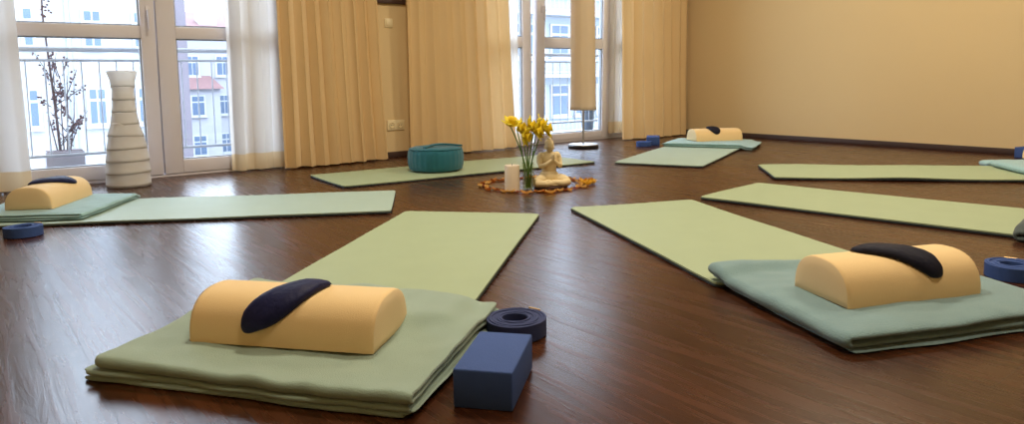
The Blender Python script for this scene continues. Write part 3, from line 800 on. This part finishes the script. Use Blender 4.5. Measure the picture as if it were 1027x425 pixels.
# ---------------------------------------------------------------- centre arrangement
tag(obj('pillar_candle', lathe([(.036, 0), (.0395, .003), (.040, .01), (.040, .136), (.0385, .141), (.034, .142), (.02, .136), (.0005, .134)], 36), M['wax'], loc=(2.315, 2.985, 0)), 'thick ivory pillar candle left of the glass vase', 'candle')
candle = bpy.data.objects['pillar_candle']
obj('wick', tube(bmesh.new(), [(0, 0, .133), (.001, 0, .145), (.003, .001, .151)], .0013, 6), M['black'], candle)

t = thing('glass_vase', 'clear glass vase holding yellow flowers between candle and statue', 'vase', (2.405, 2.96, 0))
obj('glass', lathe([(.028, 0), (.030, .004), (.031, .05), (.033, .15), (.0335, .152), (.031, .150), (.0285, .05), (.027, .010), (.0005, .009)], 32), M['vase'], t)
obj('water', lathe([(.0265, .0105), (.0280, .05), (.0290, .085), (.0005, .0852)], 32), M['water'], t)

def daffodil_proto():
    out = []
    bp = bmesh.new()
    for k in range(6):
        a = pi / 3 * k; g = []
        for i in range(6):
            f = i / 5; row = []
            w = .016 * sin(pi * min(1, .12 + .88 * f) ** .8) if f < 1 else .001
            for j in range(5):
                v = -1 + j / 2; r = .006 + .036 * f; z = .006 + .022 * f - .004 * v * v * f + (.006 * sin(f * 3) if k % 2 else 0)
                row.append(bp.verts.new((r * cos(a) - v * w * sin(a), r * sin(a) + v * w * cos(a), z)))
            g.append(row)
        for i in range(5):
            for j in range(4): bp.faces.new((g[i][j], g[i + 1][j], g[i + 1][j + 1], g[i][j + 1]))
    return bp
def flower(base, tip, face, label, seed):
    """stem from the vase floor to the tip, blossom facing direction face"""
    R = random.Random(seed)
    t = thing('daffodil', label, 'flower', base, 0, 'yellow daffodils in the glass vase')
    b0 = Vector(base); tp = Vector(tip) - b0; mid = Vector((tp.x * .22, tp.y * .22, tp.z * .5))
    fd = Vector(face).normalized(); pts = []
    for k in range(13):
        f = k / 12; p = Vector((0, 0, 0)) * (1 - f) ** 2 + mid * 2 * f * (1 - f) + tp * f * f; pts.append(p)
    obj('stem', tube(bmesh.new(), pts, .0032, 8), M['stem'], t)
    rot = fd.to_track_quat('Z', 'Y').to_matrix().to_4x4(); mt = Matrix.Translation(tp) @ rot @ Matrix.Rotation(R.uniform(0, 1), 4, 'Z') @ Matrix.Scale(1.4, 4)
    bm = daffodil_proto(); bmesh.ops.transform(bm, matrix=mt, verts=bm.verts)
    o = obj('petals', bm, M['petal'], t, angle=180); md = o.modifiers.new('thickness', 'SOLIDIFY'); md.thickness = .0012
    bm = lathe([(.005, .0), (.009, .008), (.011, .018), (.014, .030), (.019, .036)], 24, wob=lambda a, z, k: .08 * sin(a * 8) * (k > 2), closed_ends=False)
    bmesh.ops.transform(bm, matrix=mt, verts=bm.verts)
    o = obj('trumpet', bm, M['trumpet'], t, angle=180); md = o.modifiers.new('thickness', 'SOLIDIFY'); md.thickness = .001
    bm = bmesh.new(); tube(bm, [(0, 0, .002), (0, 0, .026)], [.003, .002], 6); bmesh.ops.transform(bm, matrix=mt, verts=bm.verts)
    obj('stamen', bm, M['stamen'], t)
rx, ry = cos(-TH), sin(-TH)              # direction that runs left to right in the view
vx, vy = 2.405, 2.96
FL = [(-.115, -.02, .345, (-.5, -.6, .35), 'leftmost yellow daffodil in the vase with dark centre facing the room'),
      (-.075, .03, .325, (-.2, -.9, .25), 'yellow daffodil second from the left in the vase'),
      (-.045, -.03, .30, (-.35, -.75, -.1), 'lowest yellow daffodil, drooping over the candle'),
      (-.010, .02, .335, (.2, -.8, .4), 'yellow daffodil above the middle of the vase'),
      (.030, -.02, .315, (.1, -.9, .2), 'yellow daffodil just right of the vase middle'),
      (.055, .03, .340, (.5, -.5, .5), 'yellow daffodil second from the right in the vase'),
      (.090, .0, .325, (.7, -.5, .3), 'rightmost yellow daffodil in the vase above the statue')]
for k, (r_, d_, z_, fc, lb) in enumerate(FL):
    bx_, by_ = vx + .010 * cos(k * 2.4), vy + .010 * sin(k * 2.4)
    fdir = (fc[0] * rx - fc[1] * -ry, fc[0] * ry + fc[1] * rx, fc[2])
    r_ = r_ * .84 + .006
    flower((bx_, by_, .013), (vx + r_ * rx - d_ * ry, vy + r_ * ry + d_ * rx, z_), fdir, lb, k)

def buddha():
    bm = bmesh.new()
    Rx = lambda d: Matrix.Rotation(radians(d), 3, 'X'); Rz = lambda d: Matrix.Rotation(radians(d), 3, 'Z')
    # figure faces -y; seated with crossed legs, palms together at the chest
    ellipsoid(bm, (0, .012, .048), (.060, .050, .040))                       # hips
    ellipsoid(bm, (0, .012, .095), (.044, .034, .060))                       # belly and waist
    ellipsoid(bm, (0, .010, .140), (.054, .034, .044))                       # chest
    for s in (-1, 1):
        ellipsoid(bm, (s * .048, .012, .160), (.021, .022, .022))            # shoulders
        tube(bm, [(s * .055, .012, .160), (s * .062, .004, .130), (s * .060, -.012, .108), (s * .036, -.038, .118), (s * .006, -.052, .142)], [.018, .016, .014, .012, .009], 12)
        ellipsoid(bm, (s * .0045, -.055, .152), (.0055, .008, .020), Rx(14))   # palm
        for q in range(4):
            tube(bm, [(s * .0040, -.049 - .0042 * q, .160), (s * .0030, -.051 - .0044 * q, .176 - .002 * abs(q - 1))], [.0030, .0020], 6)
        tube(bm, [(s * .004, -.044, .148), (s * .004, -.042, .162)], [.003, .002], 6)
        tube(bm, [(s * .030, .008, .034), (s * .075, -.020, .030), (s * .098, -.042, .024)], [.034, .030, .022], 14)       # thigh
        tube(bm, [(s * .098, -.042, .022), (s * .050, -.068, .020), (-s * .012, -.066, .022 + .006 * (s > 0))], [.021, .018, .013], 12)  # shin
        ellipsoid(bm, (-s * .034, -.066, .024 + .010 * (s > 0)), (.022, .012, .009), Rz(s * 12))                                        # foot
    tube(bm, [(0, .010, .170), (0, .006, .196)], [.018, .016], 14)           # neck
    ellipsoid(bm, (0, .000, .214), (.0265, .029, .032))                      # head
    ellipsoid(bm, (0, -.004, .200), (.021, .022, .020))                      # jaw
    ellipsoid(bm, (0, .006, .230), (.0262, .026, .021))                       # hair cap
    ellipsoid(bm, (0, .006, .249), (.0135, .0135, .010))
    ellipsoid(bm, (0, .012, .166), (.046, .022, .020))                       # top knot
    tube(bm, [(0, -.024, .217), (0, -.0295, .206)], [.002, .0036], 8)        # nose
    ellipsoid(bm, (0, -.0245, .197), (.0070, .0026, .0022))                  # mouth
    for s in (-1, 1):
        ellipsoid(bm, (s * .0095, -.0235, .2135), (.0055, .003, .0026))        # closed eyes
        ellipsoid(bm, (s * .0095, -.0228, .2195), (.0065, .003, .0014), None)
        ellipsoid(bm, (s * .0268, .004, .206), (.0034, .006, .013))            # long ears
    ellipsoid(bm, (0, -.015, .012), (.095, .066, .013))                      # seat of the robe
    o = obj('seated_statue', bm, M['stone'], None, angle=180)
    rm = o.modifiers.new('merge', 'REMESH'); rm.mode = 'VOXEL'; rm.voxel_size = .0016; rm.use_smooth_shade = True
    sm = o.modifiers.new('soften', 'SMOOTH'); sm.iterations = 3; sm.factor = .5
    o.location = (2.545, 2.945, .012); o.rotation_euler = (0, 0, -TH + radians(16))
    o.scale = (.95, 1.0, 1.02)
    tag(o, 'cream seated statue with palms together beside the yellow flowers', 'statue')
    b = obj('plinth', lathe([(.098, -.012), (.100, -.010), (.099, .002), (.092, .006), (.0005, .006)], 40), M['dark_wood'], o, angle=40)
    for v in b.data.vertices: v.co.y = v.co.y * .72 - .016
buddha()

def petal_bm(L, Wd, curl, seed):
    R = random.Random(seed); bm = bmesh.new(); g = []
    for i in range(9):
        f = i / 8; w = Wd * (sin(pi * (.06 + .88 * f)) ** .8); row = []
        for j in range(5):
            v = -1 + j / 2
            row.append(bm.verts.new(((f - .5) * L, v * w / 2, .0015 + curl * (v * v) * .9 + curl * .8 * (2 * f - 1) ** 2 + .002 * (R.random() - .5))))
        g.append(row)
    zmin = min(v.co.z for v in bm.verts)
    for i in range(8):
        for j in range(4): bm.faces.new((g[i][j], g[i + 1][j], g[i + 1][j + 1], g[i][j + 1]))
    for v in bm.verts: v.co.z += .0012 - zmin
    r = bmesh.ops.solidify(bm, geom=bm.faces[:], thickness=.0016)
    z2 = min(v.co.z for v in bm.verts)
    for v in bm.verts: v.co.z -= z2 - .0004
    return bm
KIND = [('leaf_orange', .050, .024, .010, 'orange'), ('leaf_amber', .050, .026, .012, 'amber'), ('leaf_red', .050, .020, .008, 'rust red'), ('leaf_yellow', .066, .044, .022, 'golden')]
protos = []
for k, (mm, L_, Wd, cu, cn) in enumerate(KIND):
    bm = petal_bm(L_, Wd, cu, k); me_o = obj('dried_petal', bm, M[mm], None, angle=180)
    protos.append(me_o)
RC = (2.535, 3.075); R = random.Random(21); used = set()
def put_petal(k, x, y, rz, z=0.0):
    if k not in used: o = protos[k]; used.add(k)
    else: o = protos[k].copy(); COL.objects.link(o)
    o.location = (x, y, z); o.rotation_euler = (0, 0, rz); sc = R.uniform(.85, 1.15); o.scale = (sc, sc, sc)
    tag(o, KIND[k][4] + ' dried petal in the ring around candle and statue', 'petal', KIND[k][4] + ' dried petals in the ring')
NP = 44
for i in range(NP):
    a = 2 * pi * i / NP
    for ring in (0,) if i % 3 else (0, 1):
        rr = (.272 if ring == 0 else .300) + R.uniform(-.008, .008)
        k = R.choice((0, 0, 1, 1, 1, 2))
        put_petal(k, RC[0] + rr * cos(a + ring * .04), RC[1] + rr * sin(a + ring * .04), a + pi / 2 + R.uniform(-.4, .4))
for dx, dy, rz in ((.0, .0, .2), (.05, -.02, 1.3), (.035, .03, 2.2), (-.01, -.045, .9)):
    put_petal(3, 2.765 + dx, 2.905 + dy, rz)
